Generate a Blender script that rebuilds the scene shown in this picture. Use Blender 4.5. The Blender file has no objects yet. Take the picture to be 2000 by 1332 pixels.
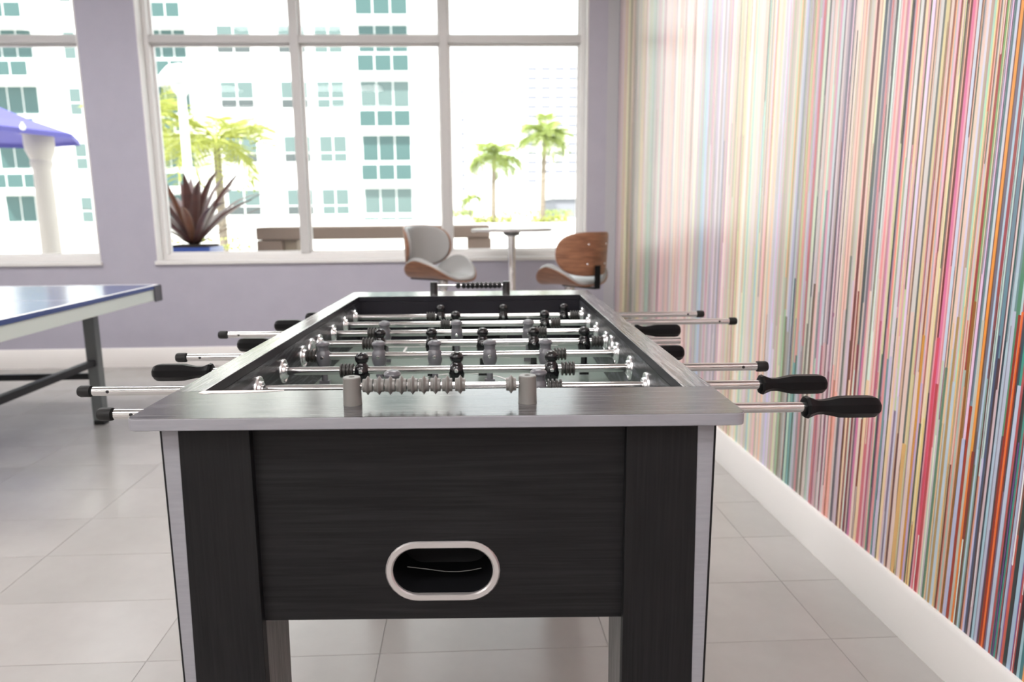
import bpy, bmesh, math, random
from mathutils import Vector, Matrix

random.seed(7)
S = bpy.context.scene
C = S.collection
pi = math.pi

# ------------------------------------------------------------------ camera
F_PX, YAW, PITCH, ROLL, TYAW, CX = 1373.77, 0.0379185, 0.1762062, -0.0099168, 0.0369003, 963.15
CAM_H = 1.13
fw = Vector((math.sin(YAW) * math.cos(PITCH), math.cos(YAW) * math.cos(PITCH), -math.sin(PITCH)))
rt = Vector((math.cos(YAW), -math.sin(YAW), 0))
up = rt.cross(fw)
r2 = rt * math.cos(ROLL) + up * math.sin(ROLL)
u2 = up * math.cos(ROLL) - rt * math.sin(ROLL)
cam = bpy.data.cameras.new('camera')
cam.lens = F_PX * 36 / 2000
cam.sensor_width = 36
cam.shift_x = (1000 - CX) / 2000
cam.clip_start, cam.clip_end = 0.02, 600
cam.dof.use_dof = True
cam.dof.focus_distance = 1.12
cam.dof.aperture_fstop = 4.5
cam_o = bpy.data.objects.new('camera', cam)
C.objects.link(cam_o)
cam_o.matrix_world = Matrix(((r2.x, u2.x, -fw.x, 0), (r2.y, u2.y, -fw.y, 0), (r2.z, u2.z, -fw.z, CAM_H), (0, 0, 0, 1)))
S.camera = cam_o

# ------------------------------------------------------------------ world, sun, exposure
w = bpy.data.worlds.new('sky')
S.world = w
w.use_nodes = True
bgn = w.node_tree.nodes['Background']
bgn.inputs[0].default_value = (0.93, 0.97, 1.0, 1)
bgn.inputs[1].default_value = 3.0
sun = bpy.data.lights.new('sun', 'SUN')
sun.energy = 8.0
sun.angle = 0.02
sun.color = (1, 0.96, 0.9)
sun_o = bpy.data.objects.new('sun', sun)
C.objects.link(sun_o)
sun_o.rotation_euler = Vector((0.35, 0.55, -0.75)).to_track_quat('-Z', 'Y').to_euler()
vs = S.view_settings
vs.view_transform = 'Standard'
vs.look = 'None'
vs.gamma = 1
vs.exposure = 0.0
vs.use_curve_mapping = False
S.cycles.use_denoising = True
S.cycles.max_bounces = 8
S.cycles.diffuse_bounces = 4
S.cycles.transparent_max_bounces = 12
S.cycles.sample_clamp_indirect = 8
LIGHT = 19.0        # added ceiling panels

# ------------------------------------------------------------------ helpers
def lin(c):
    c = c / 255
    return c / 12.92 if c <= 0.04045 else ((c + 0.055) / 1.055) ** 2.4

def srgb(r, g, b):
    return (lin(r), lin(g), lin(b))

MATS = {}
def mat(name, col, rough=0.5, metal=0.0, spec=0.5, emit=None, estr=0.0):
    if name in MATS:
        return MATS[name]
    m = bpy.data.materials.new(name)
    m.use_nodes = True
    b = m.node_tree.nodes['Principled BSDF']
    b.inputs['Base Color'].default_value = (*col, 1)
    b.inputs['Roughness'].default_value = rough
    b.inputs['Metallic'].default_value = metal
    b.inputs['Specular IOR Level'].default_value = spec
    if emit:
        b.inputs['Emission Color'].default_value = (*emit, 1)
        b.inputs['Emission Strength'].default_value = estr
    MATS[name] = m
    return m

def grain(name, c0, c1, scale, rough=0.4, detail=6, bump=0.1, dist=0.0, coord='Object', lo=0.35, hi=0.65, spec=0.5, rough_var=0.0):
    """noise stretched by 'scale' (vector) between two colours, with bump"""
    m = mat(name, c0, rough, spec=spec)
    nt = m.node_tree
    N, L = nt.nodes, nt.links
    b = N['Principled BSDF']
    tc = N.new('ShaderNodeTexCoord')
    mp = N.new('ShaderNodeMapping')
    mp.inputs['Scale'].default_value = scale
    no = N.new('ShaderNodeTexNoise')
    no.inputs['Scale'].default_value = 1.0
    no.inputs['Detail'].default_value = detail
    no.inputs['Roughness'].default_value = 0.65
    no.inputs['Distortion'].default_value = dist
    rp = N.new('ShaderNodeValToRGB')
    rp.color_ramp.elements[0].position = lo
    rp.color_ramp.elements[1].position = hi
    rp.color_ramp.elements[0].color = (*c0, 1)
    rp.color_ramp.elements[1].color = (*c1, 1)
    L.new(tc.outputs[coord], mp.inputs[0])
    L.new(mp.outputs[0], no.inputs['Vector'])
    L.new(no.outputs[0], rp.inputs[0])
    L.new(rp.outputs[0], b.inputs['Base Color'])
    if bump:
        bp = N.new('ShaderNodeBump')
        bp.inputs['Strength'].default_value = bump
        bp.inputs['Distance'].default_value = 0.002
        L.new(no.outputs[0], bp.inputs['Height'])
        L.new(bp.outputs[0], b.inputs['Normal'])
    if rough_var:
        mr = N.new('ShaderNodeMapRange')
        mr.inputs[1].default_value = lo
        mr.inputs[2].default_value = hi
        mr.inputs[3].default_value = rough - rough_var
        mr.inputs[4].default_value = rough + rough_var
        L.new(no.outputs[0], mr.inputs[0])
        L.new(mr.outputs[0], b.inputs['Roughness'])
    return m

class MB:
    """collects shapes, each with a material index, and builds one mesh object"""
    def __init__(s):
        s.v, s.f, s.m = [], [], []
    def add(s, vs_, fs, mi=0):
        o = len(s.v)
        s.v += [tuple(p) for p in vs_]
        s.f += [tuple(i + o for i in f) for f in fs]
        s.m += [mi] * len(fs)
        return s
    def box(s, x0, x1, y0, y1, z0, z1, mi=0, top=None):
        v = [(x0, y0, z0), (x1, y0, z0), (x1, y1, z0), (x0, y1, z0), (x0, y0, z1), (x1, y0, z1), (x1, y1, z1), (x0, y1, z1)]
        fs = [(0, 3, 2, 1), (4, 5, 6, 7), (0, 1, 5, 4), (1, 2, 6, 5), (2, 3, 7, 6), (3, 0, 4, 7)]
        s.add(v, fs, mi)
        if top is not None:
            s.m[-5] = top
        return s
    def prism(s, poly, a0, a1, axis='z', mi=0, cap0=None, cap1=None):
        """extrude a CCW 2-D polygon along an axis"""
        def P(p, a):
            return (p[0], p[1], a) if axis == 'z' else ((p[0], a, p[1]) if axis == 'y' else (a, p[0], p[1]))
        n = len(poly)
        v = [P(p, a0) for p in poly] + [P(p, a1) for p in poly]
        fs = [tuple(range(n - 1, -1, -1)), tuple(range(n, 2 * n))] + [(i, (i + 1) % n, n + (i + 1) % n, n + i) for i in range(n)]
        if axis == 'y':
            fs = [tuple(reversed(f)) for f in fs]
        s.add(v, fs, mi)
        if cap0 is not None: s.m[-n - 2] = cap0
        if cap1 is not None: s.m[-n - 1] = cap1
        return s
    def lathe(s, prof, n=16, axis='z', o=(0, 0, 0), mi=0, rot=0.0):
        """prof: list of (a, r) along the axis"""
        v, fs = [], []
        for a, r in prof:
            for k in range(n):
                t = 2 * pi * k / n + rot
                x, y = r * math.cos(t), r * math.sin(t)
                p = (x, y, a) if axis == 'z' else ((a, x, y) if axis == 'x' else (y, a, x))
                v.append((p[0] + o[0], p[1] + o[1], p[2] + o[2]))
        up_ = prof[-1][0] > prof[0][0]
        for i in range(len(prof) - 1):
            for k in range(n):
                q = (i * n + k, i * n + (k + 1) % n, (i + 1) * n + (k + 1) % n, (i + 1) * n + k)
                fs.append(q if up_ else tuple(reversed(q)))
        b0 = tuple(range(n)); b1 = tuple(range((len(prof) - 1) * n, len(prof) * n))
        fs.append(tuple(reversed(b0)) if up_ else b0)
        fs.append(b1 if up_ else tuple(reversed(b1)))
        return s.add(v, fs, mi)
    def tube(s, pts, r, n=10, mi=0):
        """tube along points, r number or list"""
        pts = [Vector(p) for p in pts]
        rs = r if isinstance(r, (list, tuple)) else [r] * len(pts)
        v, fs = [], []
        ref = Vector((0, 0, 1))
        for i, p in enumerate(pts):
            d = (pts[min(i + 1, len(pts) - 1)] - pts[max(i - 1, 0)]).normalized()
            a = d.cross(ref if abs(d.dot(ref)) < 0.95 else Vector((1, 0, 0))).normalized()
            b = d.cross(a)
            for k in range(n):
                t = 2 * pi * k / n
                v.append(p + (a * math.cos(t) + b * math.sin(t)) * rs[i])
        for i in range(len(pts) - 1):
            for k in range(n):
                fs.append((i * n + k, (i + 1) * n + k, (i + 1) * n + (k + 1) % n, i * n + (k + 1) % n))
        fs.append(tuple(range(n)))
        fs.append(tuple(reversed(range((len(pts) - 1) * n, len(pts) * n))))
        return s.add(v, fs, mi)
    def mesh(s, name, mats, smooth=35, fix=True):
        me = bpy.data.meshes.new(name)
        me.from_pydata(s.v, [], s.f)
        for m in (mats if isinstance(mats, (list, tuple)) else [mats]):
            me.materials.append(m)
        me.polygons.foreach_set('material_index', s.m)
        if fix:
            bm = bmesh.new(); bm.from_mesh(me)
            bmesh.ops.recalc_face_normals(bm, faces=bm.faces)
            bm.to_mesh(me); bm.free()
        if smooth:
            me.polygons.foreach_set('use_smooth', [True] * len(me.polygons))
            me.set_sharp_from_angle(angle=math.radians(smooth))
        me.update()
        return me
    def build(s, name, mats, parent=None, loc=(0, 0, 0), smooth=35, fix=True, bevel=0.0):
        o = bpy.data.objects.new(name, s.mesh(name, mats, smooth, fix))
        C.objects.link(o)
        o.parent = parent
        o.location = loc
        if bevel:
            b = o.modifiers.new('bevel', 'BEVEL')
            b.width = bevel; b.segments = 2; b.limit_method = 'ANGLE'; b.angle_limit = math.radians(50)
        return o

def inst(name, me, parent=None, loc=(0, 0, 0), rot=(0, 0, 0), scale=(1, 1, 1)):
    o = bpy.data.objects.new(name, me)
    C.objects.link(o)
    o.parent = parent
    o.location = loc
    o.rotation_euler = rot
    o.scale = scale
    return o

def tag(o, label, cat, group=None):
    o['label'] = label
    o['category'] = cat
    if group: o['group'] = group
    return o

def thing(name, label, cat, loc=(0, 0, 0), rz=0.0, group=None):
    o = bpy.data.objects.new(name, None)
    o.empty_display_size = 0.1
    C.objects.link(o)
    o.location = loc
    o.rotation_euler = (0, 0, rz)
    return tag(o, label, cat, group)

def struct(o, label=None):
    o['kind'] = 'structure'
    if label: o['label'] = label
    return o

def rounded(x0, x1, y0, y1, r, corners=(1, 1, 1, 1), n=6):
    """CCW rounded rectangle; corners: (x0y0, x1y0, x1y1, x0y1)"""
    P = []
    for (cx, cy, a0, on, px, py) in ((x0 + r, y0 + r, pi, corners[0], x0, y0), (x1 - r, y0 + r, 1.5 * pi, corners[1], x1, y0),
                                     (x1 - r, y1 - r, 0, corners[2], x1, y1), (x0 + r, y1 - r, 0.5 * pi, corners[3], x0, y1)):
        if on:
            for k in range(n + 1):
                a = a0 + 0.5 * pi * k / n
                P.append((cx + r * math.cos(a), cy + r * math.sin(a)))
        else:
            P.append((px, py))
    return P

# ------------------------------------------------------------------ materials
M_wall = grain('lavender_paint', (0.395, 0.380, 0.448), (0.415, 0.40, 0.468), (6, 6, 6), 0.6, bump=0.03)
M_white = mat('white_paint', (0.78, 0.76, 0.74), 0.45)
M_ceil = mat('ceiling_white', (0.82, 0.81, 0.80), 0.8)
M_base = mat('baseboard_white', (0.85, 0.825, 0.80), 0.35)
M_frame = mat('window_frame_white', (0.72, 0.705, 0.69), 0.35)
M_mull = mat('mullion_grey_white', (0.50, 0.49, 0.48), 0.4)
M_tile = grain('floor_tile', (0.37, 0.352, 0.337), (0.42, 0.40, 0.385), (3.0, 3.0, 3.0), 0.24, detail=8, bump=0.02, lo=0.3, hi=0.7, rough_var=0.04)
M_grout = mat('grout', (0.34, 0.32, 0.305), 0.6)
M_black = mat('black_plastic', (0.006, 0.006, 0.0065), 0.36, spec=0.13)
M_rubber = mat('black_rubber', (0.012, 0.012, 0.012), 0.5, spec=0.25)
M_chrome = mat('chrome', (0.86, 0.86, 0.87), 0.10, 1.0)
M_flange = mat('bright_zinc', (0.80, 0.80, 0.81), 0.24, 0.9)
M_steel = mat('rod_steel', (0.54, 0.535, 0.53), 0.11, 1.0)
M_wicker = None
# glass panes: clear with a weak reflection
M_glass = bpy.data.materials.new('clear_glass')
M_glass.use_nodes = True
_nt = M_glass.node_tree
_nt.nodes.clear()
_o = _nt.nodes.new('ShaderNodeOutputMaterial')
_t = _nt.nodes.new('ShaderNodeBsdfTransparent')
_t.inputs[0].default_value = (0.96, 0.98, 0.97, 1)
_g = _nt.nodes.new('ShaderNodeBsdfGlossy')
_g.inputs['Roughness'].default_value = 0.02
_x = _nt.nodes.new('ShaderNodeMixShader')
_fr = _nt.nodes.new('ShaderNodeFresnel')
_fr.inputs[0].default_value = 1.4
_fm = _nt.nodes.new('ShaderNodeMath')
_fm.operation = 'MULTIPLY'
_fm.inputs[1].default_value = 0.35
_nt.links.new(_fr.outputs[0], _fm.inputs[0])
_nt.links.new(_fm.outputs[0], _x.inputs[0])
_nt.links.new(_t.outputs[0], _x.inputs[1])
_nt.links.new(_g.outputs[0], _x.inputs[2])
_nt.links.new(_x.outputs[0], _o.inputs[0])

# per-tile tone
_b = M_tile.node_tree
_oi = _b.nodes.new('ShaderNodeObjectInfo')
_mr = _b.nodes.new('ShaderNodeMapRange')
_mr.inputs[3].default_value = 0.97
_mr.inputs[4].default_value = 1.03
_hs = _b.nodes.new('ShaderNodeHueSaturation')
_src = _b.nodes['Principled BSDF'].inputs['Base Color'].links[0].from_socket
_b.links.new(_oi.outputs['Random'], _mr.inputs[0])
_b.links.new(_mr.outputs[0], _hs.inputs['Value'])
_b.links.new(_src, _hs.inputs['Color'])
_b.links.new(_hs.outputs[0], _b.nodes['Principled BSDF'].inputs['Base Color'])

# ------------------------------------------------------------------ room shell
WX, WY = 1.165, 5.475            # right wall face, window wall face
X0, Y0, ZC = -5.6, -4.0, 3.2

fl = struct(MB().box(X0, WX + .2, Y0, WY + .1, -0.12, -0.0015).build('floor', M_grout, smooth=0))
TX, TY, TX0, TY0 = 0.6035, 0.3045, -0.2415, 1.686
tile_me = MB().prism([(0, 0), (TX - .002, 0), (TX - .002, TY - .002), (0, TY - .002)], -0.008, 0.0).mesh('tile', M_tile, 0)
rest = MB()
i0, i1 = math.floor((X0 - TX0) / TX), math.ceil((WX - TX0) / TX)
j0, j1 = math.floor((Y0 - TY0) / TY), math.ceil((WY - TY0) / TY)
for i in range(i0, i1):
    for j in range(j0, j1):
        x, y = TX0 + i * TX + .001, TY0 + j * TY + .001
        xa, xb, ya, yb = max(x, X0), min(x + TX - .002, WX), max(y, Y0), min(y + TY - .002, WY)
        if xb - xa < .01 or yb - ya < .01: continue
        whole = xb - xa > TX - .0035 and yb - ya > TY - .0035
        if y > 0.3 and x > -5.0:
            if whole:
                inst('tile', tile_me, fl, (x, y, 0))
            else:
                MB().box(0, xb - xa, 0, yb - ya, -.008, 0).build('tile', M_tile, fl, (xa, ya, 0), smooth=0)
        else:
            rest.box(xa, xb, ya, yb, -.008, 0)
ro = rest.build('tile_field', M_tile, fl, smooth=0)
ro['kind'] = 'stuff'

struct(MB().box(X0 - .2, WX + .2, Y0 - .2, WY + .2, ZC, ZC + .2).build('ceiling', M_ceil, smooth=0))
struct(MB().box(X0 - .2, X0, Y0 - .2, WY + .2, -.1, ZC).build('wall_left', M_white, smooth=0))
struct(MB().box(X0, WX, Y0 - .2, Y0, -.1, ZC).build('wall_rear', M_white, smooth=0))
struct(MB().box(WX, WX + .2, Y0 - .2, WY + .2, -.1, ZC).build('wall_right', M_white, smooth=0))

# window wall with two openings
W1 = (-5.35, -2.762, 0.80, 2.95)
W2 = (-2.345, 0.937, 0.80, 2.95)
WT = 0.22
wb = MB()
for (a, b_, c, d) in ((X0, WX, -.1, W1[2]), (X0, WX, W1[3], ZC), (X0, W1[0], W1[2], W1[3]), (W1[1], W2[0], W1[2], W1[3]), (W2[1], WX, W1[2], W1[3])):
    wb.box(a, b_, WY, WY + WT, c, d)
struct(wb.build('wall_back', M_wall, smooth=0))

def window(name, o, verts_x, trans_z, sill_over):
    x0, x1, z0, z1 = o
    root = bpy.data.objects.new(name, None); C.objects.link(root)
    root.location = ((x0 + x1) / 2, WY, z0); struct(root)
    ox, oy, oz = root.location
    FY0, FY1, fw_ = WY + .085, WY + .165, .05
    def part(n, a, b_, c, d, e, f, m=M_frame, bev=.003):
        return MB().box(a - ox, b_ - ox, c - oy, d - oy, e - oz, f - oz).build(n, m, root, smooth=0, bevel=bev)
    t = .012
    part('reveal_lining', x0, x0 + t, WY - .004, FY0 + .02, z0, z1)
    part('reveal_lining', x1 - t, x1, WY - .004, FY0 + .02, z0, z1)
    part('reveal_lining', x0, x1, WY - .004, FY0 + .02, z1 - t, z1)
    part('window_sill', x0 - sill_over, x1 + sill_over, WY - .025, FY0 + .02, z0 - .012, z0 + .016)
    part('frame_rail', x0 + t, x1 - t, FY0, FY1, z0 + .016, z0 + .06)
    part('frame_rail', x0 + t, x1 - t, FY0, FY1, z1 - t - .05, z1 - t)
    part('frame_stile', x0 + t, x0 + t + .035, FY0, FY1, z0 + .06, z1 - t - .05)
    part('frame_stile', x1 - t - .035, x1 - t, FY0, FY1, z0 + .06, z1 - t - .05)
    xs = [x0 + t + .035]
    for vx in verts_x:
        part('mullion', vx - .031, vx + .031, FY0 - .012, FY1, z0 + .06, z1 - t - .05, M_mull)
        xs += [vx - .031, vx + .031]
    xs.append(x1 - t - .035)
    zs = [z0 + .06, trans_z - .026, trans_z + .026, z1 - t - .05]
    for k in range(0, len(xs), 2):
        part('transom', xs[k], xs[k + 1], FY0 - .004, FY1, trans_z - .026, trans_z + .026, M_mull)
        for q in (0, 2):
            # glazing bead frame round each pane, then the pane
            a, b_, c, d = xs[k], xs[k + 1], zs[q], zs[q + 1]
            g = .016
            bd = MB()
            for (p0, p1, p2, p3) in ((a, b_, c, c + g), (a, b_, d - g, d), (a, a + g, c + g, d - g), (b_ - g, b_, c + g, d - g)):
                bd.box(p0 - ox, p1 - ox, FY0 + .045 - oy, FY0 + .07 - oy, p2 - oz, p3 - oz)
            bd.build('glazing_bead', M_frame, root, smooth=0)
            part('pane', a + g * .5, b_ - g * .5, FY0 + .054, FY0 + .060, c + g * .5, d - g * .5, M_glass, 0)
    return root
window('window_1', W1, (-4.05,), 2.43, .01)
window('window_2', W2, (-1.24, -0.137), 2.43, .01)

struct(MB().prism([(WY, 0), (WY - .016, 0), (WY - .016, .138), (WY - .010, .148), (WY, .148)][::-1], X0, WX - .016, 'x').build('baseboard_back', M_base))
struct(MB().prism([(WX, 0), (WX, .148), (WX - .009, .148), (WX - .015, .136), (WX - .015, 0)], Y0, WY, 'y').build('baseboard_right', M_base))
struct(MB().box(WX - .085, WX - .002, WY - .004, WY, .148, ZC).build('trim_1', mat('corner_grey', (0.44, 0.44, 0.46), 0.5), smooth=0))

# light panels added on the unseen ceiling to brighten the room
M_panel = mat('panel_diffuser', (0.9, 0.9, 0.9), 0.6, emit=(1.0, 0.975, 0.965), estr=LIGHT)
k = 0
for px in (-4.2, -1.9, 0.2):
    for py in (-2.8, -0.8, 3.1):
        place = {-4.2: 'left', -1.9: 'middle', .2: 'mural side'}[px] + ' row, ' + {-2.8: 'rearmost', -.8: 'middle of the row', 3.1: 'nearest the windows'}[py]
        t = thing('added_ceiling_light', 'added white ceiling light panel, ' + place, 'ceiling light', (px, py, ZC), 0, 'added ceiling light panels')
        fr = MB()
        for (a, b_, c, d) in ((-.61, .61, -.31, -.29), (-.61, .61, .29, .31), (-.61, -.59, -.29, .29), (.59, .61, -.29, .29)):
            fr.box(a, b_, c, d, -.02, 0)
        fr.build('frame', M_white, t, smooth=0)
        MB().box(-.59, .59, -.29, .29, -.014, -.004).build('diffuser', M_panel, t, smooth=0)

# ------------------------------------------------------------------ mural of paint stripes
# (x position in a reading of the photograph, colour): left edge of each stripe along the wall
ROW = """1196 150,146,150|1200 196,186,200|1203 185,155,175|1206 224,188,194|1212 200,172,152|1216 220,200,150|1222 120,112,40|1227 128,124,96|1231 92,104,66|1236 160,172,140|1243 214,186,150|1248 205,176,158|1254 216,190,190|1258 150,160,140|1262 130,170,140|1268 150,140,132|1280 190,188,186|1283 170,125,140|1288 228,180,180|1294 205,175,155
1300 205,180,165|1306 185,160,148|1309 236,200,190|1315 220,190,168|1320 224,200,200|1328 208,200,186|1334 240,195,178|1341 190,135,122|1344 222,196,198|1350 232,220,196|1354 176,160,158|1358 205,180,190|1361 150,150,152|1364 155,182,205|1371 180,176,210|1373 150,148,156|1377 190,165,185|1381 165,165,172|1392 228,185,208|1395 180,155,175
1400 195,186,198|1402 160,140,156|1407 190,160,168|1410 236,204,204|1417 215,188,182|1420 205,180,165|1424 224,198,188|1427 198,170,156|1431 230,208,188|1434 176,160,134|1438 232,224,186|1442 222,208,180|1446 246,226,206|1450 222,222,198|1456 170,205,192|1459 220,228,216|1464 208,212,188|1471 204,202,176|1475 172,196,180|1480 212,200,194|1487 238,210,176|1491 244,190,168|1495 228,212,196
1500 215,200,185|1502 240,185,182|1506 222,212,206|1509 195,196,186|1512 220,216,224|1517 204,204,198|1520 232,226,214|1526 184,155,152|1529 204,185,180|1533 175,192,174|1536 226,165,115|1539 160,135,100|1542 196,184,170|1544 178,186,194|1549 125,145,142|1552 172,176,172|1555 145,204,190|1558 150,112,96|1561 204,198,140|1565 205,140,135|1568 185,140,120|1570 192,192,196|1575 184,152,184|1577 185,85,98|1581 155,120,115|1583 206,198,192|1587 70,66,68|1591 202,212,200|1596 182,158,148|1598 224,172,172
1602 190,214,198|1606 125,122,114|1609 208,148,175|1613 198,192,198|1617 118,92,112|1620 190,162,180|1624 182,178,186|1627 112,96,114|1631 238,192,214|1635 158,105,124|1638 230,210,202|1643 234,214,194|1649 195,165,150|1651 250,192,172|1655 205,136,120|1657 244,204,188|1661 112,118,114|1665 210,208,204|1672 240,196,174|1675 110,55,44|1679 240,206,188|1683 200,174,140|1686 234,230,200|1689 58,76,72|1694 226,208,208|1698 118,55,80
1701 230,150,172|1706 190,162,166|1709 228,222,208|1711 72,72,68|1714 226,234,222|1719 248,208,212|1721 234,142,152|1725 238,200,188|1729 200,145,138|1731 208,130,168|1734 248,188,208|1736 224,216,166|1742 122,98,116|1745 180,140,160|1747 245,140,140|1750 255,224,192|1752 160,178,140|1755 224,218,224|1761 118,92,76|1765 246,208,176|1769 234,208,200|1773 198,200,168|1777 234,204,238|1782 155,118,128|1784 228,200,158|1787 105,84,56|1790 230,216,208|1797 100,104,82
1801 230,208,160|1808 158,128,98|1811 230,208,200|1817 150,70,54|1820 252,180,116|1822 190,186,188|1825 250,192,204|1829 145,52,42|1832 254,216,172|1841 150,116,106|1844 244,172,158|1847 110,30,28|1851 224,116,154|1856 240,170,190|1859 215,125,150|1861 214,216,228|1867 122,56,82|1869 236,196,174|1872 150,138,110|1875 236,212,188|1880 220,208,226|1884 198,164,140|1888 222,198,206|1891 172,214,182|1894 254,212,154|1897 180,105,64
1900 244,208,170|1903 212,206,208|1907 244,172,138|1909 168,56,34|1914 124,166,104|1917 222,214,186|1919 135,105,85|1921 228,200,228|1926 88,44,92|1928 118,160,150|1933 214,214,234|1937 120,66,42|1939 250,150,52|1944 116,58,26|1947 110,108,126|1951 172,208,234|1956 160,58,50|1962 206,220,220|1968 92,74,102|1970 106,136,152|1976 84,44,40|1979 228,198,206|1982 38,74,86|1986 188,208,224|1994 112,142,134|1998 82,138,112
2006 196,200,226|2010 176,72,78|2015 60,56,56|2018 32,64,70|2022 60,140,136|2027 30,28,36|2030 196,196,220|2035 66,62,60|2040 52,130,122|2044 204,150,160|2046 196,198,216|2053 120,90,140|2055 206,86,80|2062 40,56,44|2068 22,24,28|2070 166,200,212|2079 90,70,130|2081 196,66,78|2087 20,20,24|2094 160,196,206|2102 60,120,120|2108 230,150,90|2114 90,60,70|2119 200,200,225|2126 200,90,100|2132 40,70,76|2140 220,205,190|2148 150,80,50|2154 190,210,220"""
LOW = """1500 205,170,160|1506 216,208,180|1512 150,176,160|1517 110,112,92|1521 160,150,135|1525 170,180,182|1529 60,78,80|1532 170,206,192|1536 96,160,150|1541 44,80,80|1544 172,180,190|1550 130,135,135|1554 190,120,135|1558 100,98,92|1562 190,182,170|1566 110,80,76|1570 205,192,182|1575 176,205,192|1580 200,196,198|1585 205,92,105|1592 205,160,165|1597 170,150,160
1600 224,190,196|1604 150,82,102|1608 215,196,190|1613 255,182,168|1617 195,118,98|1621 254,176,156|1626 214,196,188|1630 74,80,80|1632 104,78,92|1635 204,196,202|1642 104,48,36|1646 248,202,168|1650 146,66,54|1653 226,200,172|1657 120,48,48|1661 216,190,178|1664 130,96,120|1667 220,118,162|1671 232,214,202|1676 128,46,22|1680 254,204,166|1686 214,104,106|1692 236,196,198|1696 178,88,116
1700 238,142,150|1703 236,205,190|1705 96,136,104|1708 130,52,104|1711 222,142,150|1716 106,146,154|1720 204,204,224|1726 58,40,30|1729 248,220,166|1735 226,206,212|1738 122,112,132|1742 206,212,230|1746 214,178,160|1749 100,44,34|1753 238,200,198|1760 232,172,108|1768 208,196,146|1771 158,132,108|1774 232,204,204|1780 218,150,48|1785 202,182,216|1789 68,82,76|1793 238,210,142
1800 228,190,150|1801 62,36,44|1804 238,148,176|1807 208,74,84|1818 252,192,184|1821 200,216,192|1825 206,196,204|1829 96,136,98|1834 172,152,132|1838 202,204,218|1841 180,144,96|1846 196,204,230|1852 246,192,124|1855 128,34,8|1861 230,130,104|1863 186,186,172|1869 146,86,26|1875 192,200,232|1883 160,44,16|1889 204,204,182|1894 240,124,38|1898 140,46,12
1904 110,110,86|1907 186,212,232|1912 104,46,40|1916 220,150,116|1919 202,198,232|1923 70,82,106|1927 68,44,56|1931 212,192,198|1936 32,60,66|1939 172,206,214|1944 150,152,168|1946 192,204,216|1952 84,66,66|1956 148,36,10|1961 242,108,34|1965 140,42,16|1968 112,98,124|1971 192,200,230|1978 178,76,84|1983 44,40,40|1987 14,44,48|1990 66,148,140|1994 190,80,94|1997 182,204,182"""

def ray_y(x, row):
    """y along the right wall of the place read at column x of a given row"""
    d = r2 * ((x - CX) / F_PX) + u2 * (-(row - 666) / F_PX) + fw
    return d.y * (WX / d.x)

def read(txt, row):
    L = []
    for ln in txt.split('\n'):
        for e in ln.split('|'):
            a, c = e.split(' ')
            L.append((ray_y(float(a), row), tuple(int(q) for q in c.split(','))))
    return L

base, low = read(ROW, 500), read(LOW, 890)
PAL = [c for _, c in base]
rng = random.Random(11)

def jit(c, a):
    return tuple(min(255, max(8, q + rng.uniform(-a, a))) for q in c)

stripes = []     # (y_far, y_near, colour)
for i in range(len(base) - 1):
    ya, yb, c = base[i][0], base[i + 1][0], base[i][1]
    wd = ya - yb
    n = max(1, int(round(wd / .011)))
    cuts = sorted([0, 1] + [min(.97, max(.03, (q + rng.uniform(-.4, .4)) / n)) for q in range(1, n)])
    for a, b_ in zip(cuts[:-1], cuts[1:]):
        cc = jit(c, 10) if n == 1 else (jit(c, 26) if rng.random() < .78 else tuple((p + q) / 2 for p, q in zip(c, rng.choice(PAL))))
        stripes.append((ya - a * wd, ya - b_ * wd, cc))
stripes[0] = (WY, stripes[0][1], stripes[0][2])
y = stripes[-1][1]
while y > Y0:
    wd = rng.choice((.003, .005, .006, .008, .010, .014))
    stripes.append((y, max(Y0, y - wd), jit(rng.choice(PAL[-150:]), 12)))
    y -= wd

MZ0, MZ1 = 0.148, ZC
ZS = [MZ0, .3, .45, .62, .8, 1.0, 1.2, 1.45, 1.75, 2.1, 2.6, MZ1]
mv, mf, mc = [], [], []
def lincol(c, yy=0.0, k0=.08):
    k_ = k0 + .20 * min(1, max(0, (yy - 2.0) / 1.4))      # window glare washing out the far end, mixed into the stripe colours
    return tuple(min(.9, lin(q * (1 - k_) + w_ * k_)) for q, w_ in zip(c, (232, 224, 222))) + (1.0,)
edges = []
for i in range(len(stripes) + 1):
    yy = stripes[i][0] if i < len(stripes) else stripes[-1][1]
    wl = stripes[i - 1][0] - stripes[i - 1][1] if i else 0
    wr = stripes[i][0] - stripes[i][1] if i < len(stripes) else 0
    amp = .2 * min(wl, wr)
    col, cur = [], 0
    for z in ZS:
        cur = max(-amp, min(amp, cur + rng.uniform(-amp, amp) * .8))
        col.append(len(mv))
        mv.append((WX - .0005, yy + cur, z))
    edges.append(col)
for i, (a, b_, c) in enumerate(stripes):
    c1 = c
    brk = rng.randrange(2, len(ZS) - 1) if rng.random() < .3 else 99
    c2 = jit(rng.choice(PAL[max(0, i // 2 - 40): i // 2 + 60] or PAL), 10)
    c2 = tuple(.45 * p + .55 * q for p, q in zip(c, c2))
    for j in range(len(ZS) - 1):
        mf.append((edges[i][j], edges[i][j + 1], edges[i + 1][j + 1], edges[i + 1][j]))
        mc.append(lincol(jit(c2 if j >= brk else c1, 5), a))

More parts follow.
